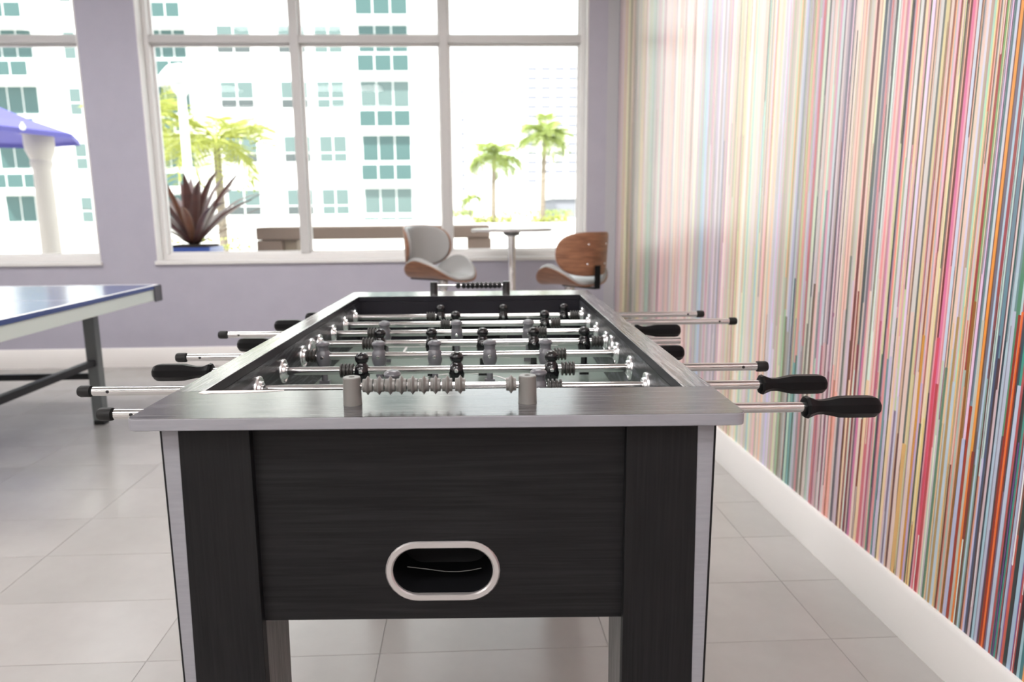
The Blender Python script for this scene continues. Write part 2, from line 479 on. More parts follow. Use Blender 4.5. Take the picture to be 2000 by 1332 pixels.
def drip(ya, yb, z0, z1, c, lift, round_end=True, k0=.08):
    """one run of paint on top of the others, ending in a rounded drop"""
    o = len(mv)
    x = WX - lift
    n = 5
    pts = []
    for k in range(n + 1):
        z = z0 + (z1 - z0) * k / n
        wob = rng.uniform(-.12, .12) * abs(ya - yb)
        pts.append((ya + wob, yb + wob, z))
    if round_end:
        p = pts[0]
        m = (p[0] + p[1]) / 2
        pts.insert(0, (m + (p[0] - m) * .45, m + (p[1] - m) * .45, z0 - abs(ya - yb) * .6))
    for p in pts:
        mv.append((x, p[0], max(MZ0, p[2]))); mv.append((x, p[1], max(MZ0, p[2])))
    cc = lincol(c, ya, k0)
    for k in range(len(pts) - 1):
        mf.append((o + 2 * k, o + 2 * k + 2, o + 2 * k + 3, o + 2 * k + 1))
        mc.append(cc)

for i in range(len(low) - 1):
    ya, yb, c = low[i][0], low[i + 1][0], low[i][1]
    wd = ya - yb
    n = max(1, int(round(wd / .012)))
    for q in range(n):
        top = rng.uniform(.5, .93)
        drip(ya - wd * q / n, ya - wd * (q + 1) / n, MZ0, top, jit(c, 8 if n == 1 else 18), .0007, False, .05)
# thin later runs: hairlines and drops
for k in range(380):
    yy = 1.2 + 4.2 * rng.random() ** 1.3
    wd = rng.choice((.0015, .002, .003, .004))
    z1 = rng.uniform(.3, MZ1)
    z0 = max(MZ0, z1 - rng.uniform(.15, 1.6))
    idx = min(range(0, len(base), 4), key=lambda q: abs(base[q][0] - yy))
    c = rng.choice(PAL[max(0, idx - 14): idx + 14])
    if rng.random() < .3: c = rng.choice(((40, 40, 44), (70, 50, 50), (246, 240, 232), (240, 236, 236), (90, 110, 110)))
    drip(yy, yy - wd, z0, z1, jit(c, 14), .0010 + .0000004 * k)
me = bpy.data.meshes.new('wall_mural')
me.from_pydata(mv, [], mf)
ca = me.color_attributes.new('paint', 'FLOAT_COLOR', 'CORNER')
buf = []
for p, c in zip(me.polygons, mc):
    buf += list(c) * p.loop_total
ca.data.foreach_set('color', buf)
M_mural = mat('mural_paint', (0.5, 0.5, 0.5), 0.29, spec=0.6)
nt = M_mural.node_tree
an = nt.nodes.new('ShaderNodeVertexColor'); an.layer_name = 'paint'
tc = nt.nodes.new('ShaderNodeTexCoord'); mp = nt.nodes.new('ShaderNodeMapping')
mp.inputs['Scale'].default_value = (1, 260, 3)
no = nt.nodes.new('ShaderNodeTexNoise'); no.inputs['Scale'].default_value = 1.0; no.inputs['Detail'].default_value = 3
bp = nt.nodes.new('ShaderNodeBump'); bp.inputs['Strength'].default_value = .15; bp.inputs['Distance'].default_value = .001
nt.links.new(tc.outputs['Object'], mp.inputs[0]); nt.links.new(mp.outputs[0], no.inputs['Vector'])
nt.links.new(no.outputs[0], bp.inputs['Height']); nt.links.new(bp.outputs[0], nt.nodes['Principled BSDF'].inputs['Normal'])
nt.links.new(an.outputs[0], nt.nodes['Principled BSDF'].inputs['Base Color'])
me.materials.append(M_mural)
mo = bpy.data.objects.new('wall_mural', me); C.objects.link(mo)
tag(mo, 'floor-to-ceiling mural of multicoloured vertical paint-drip stripes on the right wall', 'mural')

# ------------------------------------------------------------------ foosball table
OU, OV = -0.07, 1.553            # table centre in the camera-aligned table frame
ct, st = math.cos(TYAW), math.sin(TYAW)
ft = thing('foosball_table', 'black and silver foosball table with eight player rods in the room centre', 'foosball table',
           (OU * ct + OV * st, -OU * st + OV * ct, 0), -TYAW)
def U(u): return u - OU
def V(v): return v - OV
ZT, ZB = 0.890, 0.8745           # top rail upper and lower faces
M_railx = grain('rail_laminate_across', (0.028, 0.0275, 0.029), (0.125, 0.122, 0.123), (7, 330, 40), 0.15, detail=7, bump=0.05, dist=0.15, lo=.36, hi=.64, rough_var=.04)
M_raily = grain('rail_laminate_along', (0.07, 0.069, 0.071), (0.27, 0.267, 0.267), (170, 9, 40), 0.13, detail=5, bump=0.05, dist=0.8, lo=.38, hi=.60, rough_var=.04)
M_edge = grain('silver_edge_band', (0.22, 0.22, 0.245), (0.25, 0.25, 0.275), (20, 20, 200), 0.38, bump=0.02)
M_panelx = grain('black_laminate_across', (0.0045, 0.0045, 0.0050), (0.0130, 0.0128, 0.0138), (5, 60, 190), 0.5, detail=6, bump=0.10, dist=0.5, lo=.38, hi=.68, spec=.18)
M_legz = grain('black_laminate_upright', (0.0050, 0.0050, 0.0056), (0.0110, 0.0108, 0.0116), (260, 260, 6), 0.5, detail=6, bump=0.10, dist=0.3, lo=.38, hi=.68, spec=.18)
M_legin = grain('grey_laminate_upright', (0.05, 0.047, 0.046), (0.15, 0.14, 0.135), (260, 260, 7), 0.45, detail=6, bump=0.1, dist=0.3, lo=.36, hi=.64)
M_inner = grain('swirled_black_laminate', (0.012, 0.0125, 0.015), (0.10, 0.105, 0.12), (26, 4, 24), 0.34, detail=3, bump=0.0, dist=4.0, lo=.46, hi=.62, spec=0.2)
M_endin = mat('dark_end_wall', (0.016, 0.015, 0.020), 0.4, spec=0.2)
M_field = mat('green_playfield', (0.24, 0.30, 0.265), 0.20)
M_line = mat('white_field_line', (0.8, 0.8, 0.78), 0.4)
M_chip = mat('bare_fibreboard', (0.84, 0.79, 0.75), 0.8)

# top rails: the end rails run the full width, the side rails butt against them
def rail(poly, m, name='top_rail'):
    mb = MB().prism([(U(a), V(b)) for a, b in poly], ZB, ZT, 'z', 1, cap0=1, cap1=0)
    n_ = len(poly)
    for k_ in range(n_):             # edges facing the playing field are dark
        a, b = poly[k_], poly[(k_ + 1) % n_]
        mu, mv_ = (a[0] + b[0]) / 2, (a[1] + b[1]) / 2
        if -.409 < mu < .269 and .966 < mv_ < 2.141:
            mb.m[2 + k_] = 2
    return mb.build(name, [m, M_edge, M_endin], ft, bevel=.0012)
rail(rounded(-.45, .31, .828, .967, .013, (1, 1, 0, 0)), M_railx)
rail(rounded(-.45, .31, 2.140, 2.278, .013, (0, 0, 1, 1)), M_railx)
rail([(-.45, .967), (-.408, .967), (-.408, 2.14), (-.45, 2.14)], M_raily)
rail([(.268, .967), (.31, .967), (.31, 2.14), (.268, 2.14)], M_raily)
# chipped laminate along the inner edge of the near end rail
chip = [(-.409, .9672), (-.411, .955), (-.400, .950), (-.392, .954), (-.375, .953), (-.35, .955), (-.32, .960), (-.295, .9672)]
MB().prism([(U(a), V(b)) for a, b in chip], ZT - .0004, ZT + .0007, 'z').build('chipped_edge', M_chip, ft, smooth=0)['label'] = 'pale chipped strip of bare board'

# body
def bx(n, m, u0, u1, v0, v1, z0, z1, bev=0.0, mi=0):
    return MB().box(U(u0), U(u1), V(v0), V(v1), z0, z1).build(n, m, ft, smooth=0, bevel=bev)
bx('side_wall', M_inner, -.4225, -.408, .967, 2.14, .60, ZB)
bx('side_wall', M_inner, .268, .2825, .967, 2.14, .60, ZB)
bx('side_panel', M_panelx, -.4285, -.4225, .875, 2.231, .60, ZB)
bx('side_panel', M_panelx, .2825, .2885, .875, 2.231, .60, ZB)
for v0, v1 in ((.953, .967), (2.14, 2.154)):     # inner end walls with a goal mouth
    m = MB()
    m.box(U(-.4225), U(-.17), V(v0), V(v1), .74, ZB)
    m.box(U(.03), U(.2825), V(v0), V(v1), .74, ZB)
    m.box(U(-.17), U(.03), V(v0), V(v1), .822, ZB)
    m.build('end_wall', M_endin, ft, smooth=0)
bx('playfield', M_field, -.408, .268, .967, 2.14, .748, .755)
bx('cabinet_floor', M_panelx, -.4225, .2825, .875, 2.231, .605, .615)
# field markings
fz0, fz1 = .7551, .7556
def fline(u0, u1, v0, v1): bx('field_line', M_line, u0, u1, v0, v1, fz0, fz1)
fline(-.408, .268, 1.5505, 1.5565)
for a, b_ in ((.967, 1), (2.14, -1)):
    dv = .235 * b_
    va, vb = sorted((a + dv - .003, a + dv + .003))
    fline(-.25, .11, va, vb)
    va, vb = sorted((a, a + dv))
    fline(-.253, -.247, va, vb); fline(.107, .113, va, vb)
    dv2 = .12 * b_
    va, vb = sorted((a + dv2 - .003, a + dv2 + .003))
    fline(-.33, .19, va, vb)
ring = MB()
for kk in range(48):
    a0, a1 = 2 * pi * kk / 48, 2 * pi * (kk + 1) / 48
    q = [(U(-.07) + r * math.cos(a), V(1.5535) + r * math.sin(a), fz1) for r, a in ((.106, a0), (.112, a0), (.112, a1), (.106, a1))]
    ring.add(q, [(0, 1, 2, 3)])
ring.build('field_circle', M_line, ft, smooth=0)

# end panels; the near one has the ball-return mouth
HU, HZ, HW, HH = U(-.0685), .669, .0757, .0420
def stadium(hw, hh, n=14):
    P = []
    c = hw - hh
    for k in range(n + 1):
        a = -pi / 2 + pi * k / n
        P.append((c + hh * math.cos(a), hh * math.sin(a)))
    for k in range(n + 1):
        a = pi / 2 + pi * k / n
        P.append((-c + hh * math.cos(a), hh * math.sin(a)))
    return P
def holed_panel(v0, v1):
    bm = bmesh.new()
    outer = [(U(-.408), .60), (U(.268), .60), (U(.268), ZB), (U(-.408), ZB)]
    inner = [(HU + a, HZ + b_) for a, b_ in stadium(HW - .004, HH - .004)]
    vs_ = []
    es = []
    for loop in (outer, inner):
        vv = [bm.verts.new((a, V(v0), b_)) for a, b_ in loop]
        es += [bm.edges.new((vv[i], vv[(i + 1) % len(vv)])) for i in range(len(vv))]
    r = bmesh.ops.triangle_fill(bm, use_beauty=True, use_dissolve=False, edges=es)
    faces = [f for f in r['geom'] if isinstance(f, bmesh.types.BMFace)]
    ex = bmesh.ops.extrude_face_region(bm, geom=faces)
    bmesh.ops.translate(bm, verts=[g for g in ex['geom'] if isinstance(g, bmesh.types.BMVert)], vec=(0, v1 - v0, 0))
    bmesh.ops.recalc_face_normals(bm, faces=bm.faces)
    me = bpy.data.meshes.new('end_panel'); bm.to_mesh(me); bm.free()
    me.materials.append(M_panelx)
    return inst('end_panel', me, ft)
pan = holed_panel(.862, .874)
bx('end_panel', M_panelx, -.408, .268, 2.232, 2.244, .60, ZB)
# chrome trim ring of the mouth and the black ball cup behind it
def ring_mesh(name, o_hw, o_hh, i_hw, i_hh, y0, y1, m, parent):
    mb = MB()
    A, B = stadium(o_hw, o_hh), stadium(i_hw, i_hh)
    n = len(A)
    v = [(HU + a, y0 + .002, HZ + b_) for a, b_ in A] + [(HU + a * .975, y0, HZ + b_ * .965) for a, b_ in A] + \
        [(HU + a * 1.03, y0, HZ + b_ * 1.04) for a, b_ in B] + [(HU + a, y0 + .002, HZ + b_) for a, b_ in B] + [(HU + a, y1, HZ + b_) for a, b_ in B] + [(HU + a, y1, HZ + b_) for a, b_ in A]
    fs = []
    for L in range(5):
        for i in range(n):
            fs.append((L * n + i, L * n + (i + 1) % n, (L + 1) * n + (i + 1) % n, (L + 1) * n + i))
    for i in range(n):
        fs.append((5 * n + i, 5 * n + (i + 1) % n, (i + 1) % n, i))
    mb.add(v, fs)
    return mb.build(name, m, parent)
ring_mesh('ball_return_ring', HW, HH, HW - .0095, HH - .0095, V(.8585), V(.866), mat('satin_silver', (0.50, 0.48, 0.475), 0.28, 0.7), pan)
cup = MB()
A = stadium(HW - .0095, HH - .0095)
n = len(A)
lev = [(V(.864), 1.0, 0), (V(.90), .98, 0), (V(.945), .95, 0), (V(.950), .5, 0)]
v = [(HU + a * s_, yv, HZ + b_ * s_) for yv, s_, _ in lev for a, b_ in A]
fs = [(L * n + i, L * n + (i + 1) % n, (L + 1) * n + (i + 1) % n, (L + 1) * n + i) for L in range(3) for i in range(n)] + [tuple(range(3 * n, 4 * n))]
cup.add(v, fs)
cup.build('ball_cup', mat('black_cup', (0.005, 0.005, 0.006), 0.55, spec=0.12), pan, fix=False)
MB().tube([(HU - .052, V(.90), HZ - .014), (HU - .03, V(.90), HZ - .017), (HU, V(.90), HZ - .0215), (HU + .018, V(.90), HZ - .022), (HU + .036, V(.90), HZ - .020), (HU + .050, V(.90), HZ - .017)], .0006, 6).build('cup_seam', mat('seam_grey', (0.12, 0.12, 0.12), 0.4), pan)

# corner legs: two boards meeting in an L, a silver wedge between them
def leg(sx, sy):
    """sx -1 left / +1 right, sy -1 near / +1 far"""
    e = bpy.data.objects.new('leg', None); C.objects.link(e); e.parent = ft
    uo = -.4205 if sx < 0 else .2815
    vo = .850 if sy < 0 else 2.256
    e.location = (U(uo), V(vo), 0)
    i = -sx            # inward along u
    j = -sy            # inward along v
    def q(a, b_): return (i * a, j * b_)
    def taper(name, p_top, p_bot, z0, z1, m):
        n_ = len(p_top)
        v_ = [(*p, z0) for p in p_bot] + [(*p, z1) for p in p_top]
        f_ = [tuple(range(n_)), tuple(range(n_, 2 * n_))] + [(a, (a + 1) % n_, n_ + (a + 1) % n_, n_ + a) for a in range(n_)]
        mb = MB().add(v_, f_)
        return mb.build(name, m, e, smooth=0, bevel=.0008)
    fl_ = .0265                      # start of the front board
    # front board
    taper('front_board', [q(.0245, 0), q(.114, 0), q(.114, .016), q(.0245, .016)], [q(.0100, 0), q(.110, 0), q(.110, .016), q(.0100, .016)], 0.02, ZB, M_legz)
    # silver wedge strip set between the boards
    taper('silver_strip', [q(.0035, .001), q(.0245, .001), q(.0245, .016), q(.0035, .016)], [q(.0035, .001), q(.0100, .001), q(.0100, .016), q(.0035, .016)], 0.02, ZB, M_edge)
    # side board, slightly proud on the outside
    taper('side_board', [q(0, .003), q(.0035, .003), q(.0035, .110), q(0, .110)], [q(0, .003), q(.0035, .003), q(.0035, .100), q(0, .100)], 0.02, ZB, M_legz)
    taper('inner_board', [q(.100, .016), q(.112, .016), q(.112, .115), q(.100, .115)], [q(.096, .016), q(.108, .016), q(.108, .105), q(.096, .105)], 0.02, .60, M_legin)
    taper('back_board', [q(.0035, .099), q(.1, .099), q(.1, .112), q(.0035, .112)], [q(.0035, .09), q(.096, .09), q(.096, .102), q(.0035, .102)], 0.02, .60, M_legin)
    c0 = q(.055, .055)
    MB().lathe([(0, .028), (.012, .028), (.014, .02), (.03, .012)], 20, 'z', (c0[0], c0[1], 0)).build('leveller_foot', M_rubber, e)
for sx in (-1, 1):
    for sy in (-1, 1):
        leg(sx, sy)

# rods, players and fittings
M_grey = mat('grey_plastic', (0.125, 0.125, 0.138), 0.28)
M_blackg = mat('glossy_black_plastic', (0.008, 0.008, 0.009), 0.10)
def player_mesh(kind):
    mb = MB()
    if kind == 'grey':
        prof = [(-.0535, .0065), (-.030, .0065), (-.0285, .0085), (-.026, .0098), (-.017, .0142), (-.006, .0166), (.002, .0164), (.008, .0146), (.0118, .0118), (.0135, .0114), (.0220, .0122), (.0228, .0146), (.0255, .0150), (.029, .0130), (.0318, .0080), (.0325, .0004)]
    else:
        prof = [(-.0535, .0075), (-.030, .0075), (-.026, .0100), (-.018, .0138), (-.006, .0156), (.003, .0150), (.009, .0122), (.0125, .0094), (.0145, .0092), (.0168, .0118), (.0215, .0134), (.026, .0134), (.031, .0108), (.0345, .0062), (.0358, .0004)]
    mb.lathe(prof, 18)
    mb.box(-.011, .011, -.0065, .0065, -.0785, -.0535)      # foot
    mb.lathe([(-.0182, .0030), (-.0176, .0038), (-.0140, .0040)], 10, 'y', (0, 0, -.001), 1)   # bolt head
    return mb.mesh('player', [M_grey if kind == 'grey' else M_blackg, M_chrome])
P_me = {k_: player_mesh(k_) for k_ in ('grey', 'black')}
bump_prof = []
for kk in range(4):
    x = -.013 + kk * .0072
    bump_prof += [(x, .0100), (x + .0009, .0138), (x + .0038, .0138), (x + .0047, .0100)]
bump_me = MB().lathe(bump_prof, 18, 'x').mesh('rod_bumper', mat('brown_black_rubber', (0.035, 0.032, 0.029), 0.42))
cap_me = MB().lathe([(0, .0098), (.002, .0104), (.017, .0104), (.021, .0085), (.0225, .004)], 16, 'x').mesh('end_cap', M_rubber)
hp = [(0, .0120), (.0015, .0165), (.006, .0178), (.012, .0150), (.020, .0118), (.030, .0116), (.042, .0140), (.054, .0168), (.068, .0172), (.100, .0172), (.108, .0164), (.113, .0135), (.1165, .0085)]
hand_me = MB().lathe(hp, 8, 'x', rot=pi / 8).mesh('handle', M_black, 30)
bear_me = MB().lathe([(0, .0242), (.0022, .0242), (.0040, .0234), (.0048, .0218), (.0040, .0202), (.0030, .0190), (.0034, .0160), (.0080, .0145), (.0092, .0128), (.0092, .0088)], 32, 'x').mesh('rod_bearing', M_flange)
sock_me = MB().lathe([(0, .0135), (.012, .0135), (.013, .012)], 18, 'x').mesh('bearing_sleeve', M_rubber)
hole_me = MB().lathe([(0, .0029), (.0006, .0029)], 12, 'y').mesh('rod_hole', mat('hole_black', (0.005, 0.005, 0.005), 0.6))

RODS = [  # left end u, left fitting, right end u, right fitting, team, players u, bumpers u, lean
    (-.597, 'cap', .592, 'handle', 'grey', (-.26, -.075, .11), (-.29, .141), .10),
    (-.712, 'cap', .579, 'handle', 'grey', (-.174, .079), (-.205, .107), .02),
    (-.660, 'handle', .531, 'cap', 'black', (-.254, -.070, .114), (-.283, .146), -.10),
    (-.672, 'cap', .411, 'handle', 'grey', (-.363, -.244, -.124, -.006, .114), (-.392, .145), .0),
    (-.599, 'handle', .442, None, 'black', (-.264, -.143, -.023, .097, .216), (-.293, .246), -.04),
    (-.693, 'cap', .481, 'handle', 'grey', (-.275, -.091, .092), (-.306, .126), .18),
    (-.601, 'handle', .673, 'cap', 'black', (-.101, .145), (-.130, .175), -.05),
    (-.554, 'handle', .626, 'cap', 'black', (-.153, .033, .213), (-.182, .244), -.02)]
ZR = .8365
for kk, (ul, fl_, ur, fr_, team, pl, bu, lean) in enumerate(RODS):
    rv = 1.043 + .147 * kk
    a = U(ul) + (.018 if fl_ == 'cap' else .10)
    b_ = U(ur) - (.018 if fr_ == 'cap' else (.10 if fr_ else 0))
    rod = MB().lathe([(a, .0080), (b_, .0080)], 20, 'x').build('rod', M_steel, ft, (0, V(rv), ZR))
    rod['label'] = 'polished steel rod'
    if fl_ == 'cap':
        inst('end_cap', cap_me, rod, (a - .004, 0, 0), (0, 0, pi))
        inst('rod_hole', hole_me, rod, (a + .028, -.0082, .0006))
    else:
        inst('handle', hand_me, rod, (U(ul) + .1165, 0, 0), (0, 0, pi))
    if fr_ == 'cap':
        inst('end_cap', cap_me, rod, (b_ + .004 - .004, 0, 0))
        inst('rod_hole', hole_me, rod, (b_ - .028, -.0082, .0006))
    elif fr_:
        inst('handle', hand_me, rod, (U(ur) - .1165, 0, 0))
    for p in pl:
        inst('player', P_me[team], rod, (U(p), 0, 0), (lean, 0, 0))
    for p in bu:
        inst('rod_bumper', bump_me, rod, (U(p), 0, 0))
    for u_, rz in ((-.408, 0), (.268, pi)):
        inst('rod_bearing', bear_me, ft, (U(u_), V(rv), ZR), (0, 0, rz))
    for u_, rz in ((-.4285, pi), (.2885, 0)):
        inst('bearing_sleeve', sock_me, ft, (U(u_), V(rv), ZR), (0, 0, rz))
# ball-entry cups half way along the sides
entry = MB().lathe([(0, .026), (.0022, .026), (.0046, .0245), (.0050, .0225), (.0040, .019), (.001, .017), (.001, .002)], 32, 'x').mesh('ball_entry', M_flange)
inst('ball_entry', entry, ft, (U(-.408), V(1.5575), .838))
inst('ball_entry', entry, ft, (U(.268), V(1.5575), .838), (0, 0, pi))

# score counters on the end rails
bead_prof = [(-.0067, .0050), (-.0064, .0084), (-.0030, .0087), (-.0024, .0092), (-.0003, .0123), (.0003, .0123), (.0024, .0092), (.0030, .0087), (.0064, .0084), (.0067, .0050)]
def counter(vv, beads, m_post, m_bead, lab, ps=(-.183, .045)):
    e = bpy.data.objects.new('score_counter', None); C.objects.link(e); e.parent = ft
    e['label'] = lab
    mid = (ps[0] + ps[1]) / 2
    e.location = (U(mid), V(vv), ZT)
    bm_ = MB().lathe(bead_prof, 24, 'x').mesh('score_bead', m_bead, 25)
    for p in ps:
        MB().lathe([(0, .0125), (.0015, .0121), (.035, .0114), (.0362, .0105), (.0362, .0040), (.0345, .0036), (.0345, .0003)], 24).build('counter_post', m_post, e, (p - mid, 0, 0))
    MB().lathe([(ps[0] - mid, .0034), (ps[1] - mid, .0034)], 14, 'x').build('counter_bar', M_chrome, e, (0, 0, .0245))
    for b_ in beads:
        inst('score_bead', bm_, e, (b_ - mid, 0, .0245))
M_cg = mat('grey_counter_plastic', (0.165, 0.158, 0.148), 0.36)
M_cb = mat('black_counter_plastic', (0.014, 0.014, 0.016), 0.3)
counter(.890, (-.1622, -.1474, -.1330, -.1186, -.1040, -.0894, -.0744, -.0592, -.0424, .0236), M_cg, M_cg, 'grey score counter with ridged beads on the near rail')
counter(2.216, (-.106, -.0885, -.0745, -.0605, -.0465, -.0325, -.0185, -.0045, .0095, .0235), M_cb, M_cb, 'black score counter on the far rail')

# ------------------------------------------------------------------ table-tennis table
pp = thing('ping_pong_table', 'blue table tennis table with pale steel apron at the left', 'ping pong table', (-3.13, 3.355, 0))
M_blue = grain('blue_table_top', (0.035, 0.065, 0.20), (0.04, 0.075, 0.22), (9, 9, 9), 0.18, bump=0.0, spec=0.8)
M_apron = mat('pale_grey_steel', (0.60, 0.66, 0.62), 0.32)
M_legs = mat('grey_green_steel', (0.12, 0.135, 0.135), 0.35)
L2, Wd = 1.37, .765
for sx in (-1, 1):
    x0, x1 = sorted((sx * .004, sx * L2))
    h = MB().box(x0, x1, -Wd, Wd, .738, .760).build('tabletop_half', M_blue, pp, smooth=0, bevel=.001)
    for (a, b_, c, d) in ((x0, x1, -Wd, -Wd + .02), (x0, x1, Wd - .02, Wd), (x0, x1, -.0015, .0015), (sx * L2 - (.02 if sx > 0 else 0), sx * L2 + (.02 if sx < 0 else 0), -Wd, Wd)):
        MB().box(a, b_, c, d, .760, .7604).build('white_line', M_line, h, smooth=0)
    ap = MB()
    xa, xb = sorted((sx * .02, sx * (L2 - .006)))
    ap.box(xa, xb, -Wd + .006, -Wd + .03, .675, .738); ap.box(xa, xb, Wd - .03, Wd - .006, .675, .738)
    xc, xd = sorted((sx * (L2 - .006), sx * (L2 - .03)))
    ap.box(xc, xd, -Wd + .03, Wd - .03, .675, .738)
    ap.build('apron', M_apron, pp, smooth=0, bevel=.004)
    for sy in (-1, 1):
        a0, a1 = sorted((sx * (L2 - .055), sx * (L2 + .004)))
        b0, b1 = sorted((sy * (Wd - .085), sy * (Wd + .004)))
        cc = MB()
        c0, c1 = sorted((sx * (L2 + .004), sx * (L2 - .003)))
        cc.box(c0, c1, b0, b1, .668, .756)
        d0, d1 = sorted((sy * (Wd + .004), sy * (Wd - .003)))
        cc.box(a0, a1, d0, d1, .668, .756)
        cc.build('corner_guard', mat('dark_corner_plastic', (0.075, 0.075, 0.085), 0.5), pp, smooth=0)
        lx, ly = sx * 1.07, sy * .545
        lg = MB().box(lx - .03, lx + .03, ly - .03, ly + .03, .025, .70).build('leg', M_legs, pp, smooth=0, bevel=.005)
        MB().box(lx - .028, lx + .028, ly - .028, ly + .028, 0, .025).build('foot', M_rubber, lg, smooth=0)
    MB().box(sx * 1.07 - .018, sx * 1.07 + .018, -.515, .515, .335, .371).build('end_brace', mat('black_steel', (0.012, 0.013, 0.015), 0.4, spec=0.25), pp, smooth=0, bevel=.003)
for sy in (-1, 1):
    MB().box(-1.04, 1.04, sy * .545 - .015, sy * .545 + .015, .258, .292).build('long_brace', mat('black_steel', (0, 0, 0)), pp, smooth=0, bevel=.003)
nt_ = MB()
nt_.box(-.003, .003, -.915, .915, .765, .9125)
nt_.build('net', mat('net_black', (0.03, 0.03, 0.035), 0.8), pp, smooth=0)
for sy in (-1, 1):
    MB().tube([(0, sy * .915, .70), (0, sy * .915, .914)], .009).build('net_post', M_black, pp)

# ------------------------------------------------------------------ bar stools and pub table
M_walnut = grain('walnut_veneer', (0.16, 0.065, 0.032), (0.30, 0.135, 0.07), (6, 6, 60), 0.35, detail=5, bump=0.04, dist=.6)
M_lthr = mat('grey_leatherette', (0.30, 0.297, 0.292), 0.26)

def sheet(fn, nu, nv):
    v, f = [], []
    for i in range(nu + 1):
        for j in range(nv + 1):
            v.append(fn(-1 + 2 * i / nu, -1 + 2 * j / nv))
    for i in range(nu):
        for j in range(nv):
            a = i * (nv + 1) + j
            f.append((a, a + 1, a + nv + 2, a + nv + 1))
    return v, f

def se(s, p, q):
    return max(0.0, 1 - abs(s) ** p) ** (1 / q)

def back_pt(s, t, k=1.0, fwd=0.0):
    s = math.copysign(abs(math.sin(s * pi / 2)), s) * .9999      # denser at the ends
    a = s * math.radians(66) * k
    R = .245 - fwd
    hz = .142 * k * se(s, 3.2, 2.3)
    zc = .935 + .012 * s * s
    z = zc + hz * t
    return (R * math.sin(a), -.235 + (.245 - R * math.cos(a)) - .10 * (z - .80) * .8, z)

def seat_pt(s, t, k=1.0, lift=0.0):
    ss = math.copysign(abs(math.sin(s * pi / 2)), s) * .9999
    hx = .262 * k
    x = hx * ss * (1 - .10 * ss * ss)
    rise = .125 * max(0, (abs(ss) - .28) / .72) ** 1.7
    hy = .215 * k * se(ss, 3.2, 2.0)
    y = -.005 + hy * t * (1 - .12 * ss * ss) - .03 * abs(ss) ** 2
    dip = -.020 * max(0, t) ** 2 * (1 - abs(ss)) 
    return (x * (1 - lift * .9 * abs(ss)), y, .728 + rise + dip + lift * (1 - .3 * abs(ss)))

def bar_stool(loc, rz, label, dz=0.0):
    t = thing('bar_stool', label, 'bar stool', loc, rz, 'bentwood bar stools at the pub table')
    def shell(name, fn, m, th, off, parent=t, sub=1):
        v, f = sheet(fn, 22, 8)
        v = [(a, b, c + dz) for a, b, c in v]
        o = MB().add(v, f).build(name, m, parent, smooth=180, fix=False)
        wd = o.modifiers.new('weld', 'WELD'); wd.merge_threshold = .0015
        so = o.modifiers.new('solid', 'SOLIDIFY'); so.thickness = th; so.offset = off
        if sub:
            sb = o.modifiers.new('sub', 'SUBSURF'); sb.levels = 1; sb.render_levels = sub
        return o
    shell('backrest_shell', lambda s, q: back_pt(s, q), M_walnut, .012, 1)
    shell('backrest_cushion', lambda s, q: back_pt(s, q, .965, .018), M_lthr, .030, 0, sub=2)
    shell('seat_shell', lambda s, q: seat_pt(s, q), M_walnut, .012, -1)
    shell('seat_cushion', lambda s, q: seat_pt(s, q, .965, .020), M_lthr, .032, 0, sub=2)
    br = MB()
    path = [(-.262, .90), (-.262, .70), (-.05, .70)]
    br.box(-.022, .022, -.264, -.250, .714 + dz, .865 + dz)
    br.box(-.022, .022, -.264, .05, .714 + dz, .724 + dz)
    br.build('back_bracket', M_black, t, smooth=0, bevel=.003)
    for x in (-.075, .075):
        for z in (.875, 1.0):
            p = back_pt(math.asin(x / .245 / .9) / (pi / 2) if False else x / .2, 0)
            MB().lathe([(0, .007), (.003, .006), (.0045, .002)], 10, 'y', (0, 0, 0)).build('shell_bolt', M_chrome, t, (x, -.235 + .245 - math.sqrt(.245 ** 2 - x * x) - .08 * (z - .80) - .014, z + dz), smooth=40).rotation_euler = (0, 0, pi)
    MB().lathe([(.655 + dz, .026), (.668 + dz, .034), (.716 + dz, .034)], 20).build('swivel_plate', M_steel, t)
    MB().lathe([(.02, .030), (.36, .030), (.362, .022), (.66 + dz, .022)], 20).build('gas_column', M_chrome, t)
    MB().lathe([(0, .205), (.006, .205), (.012, .19), (.03, .06), (.06, .034)], 40).build('base', M_chrome, t)
    fr = [(.15 * math.sin(a), .02 + .15 * math.cos(a), .30) for a in [pi * (-.75 + 1.5 * k / 24) for k in range(25)]]
    fr = [(.0, -.02, .30)] + fr + [(.0, -.02, .30)]
    MB().tube(fr, .009).build('footrest', M_chrome, t)
    MB().tube([(.02, .0, .675 + dz), (.12, .03, .672 + dz), (.19, .05, .655 + dz)], .005).build('lift_lever', M_chrome, t)
    return t
# local +Y is the sitter's front
bar_stool((-.150, 4.62, 0), math.radians(-128), 'bar stool with grey padded front towards the camera, left of the pub table')
bar_stool((.690, 4.66, 0), math.radians(35), 'bar stool showing its bare walnut back, right of the pub table by the mural', -.052)

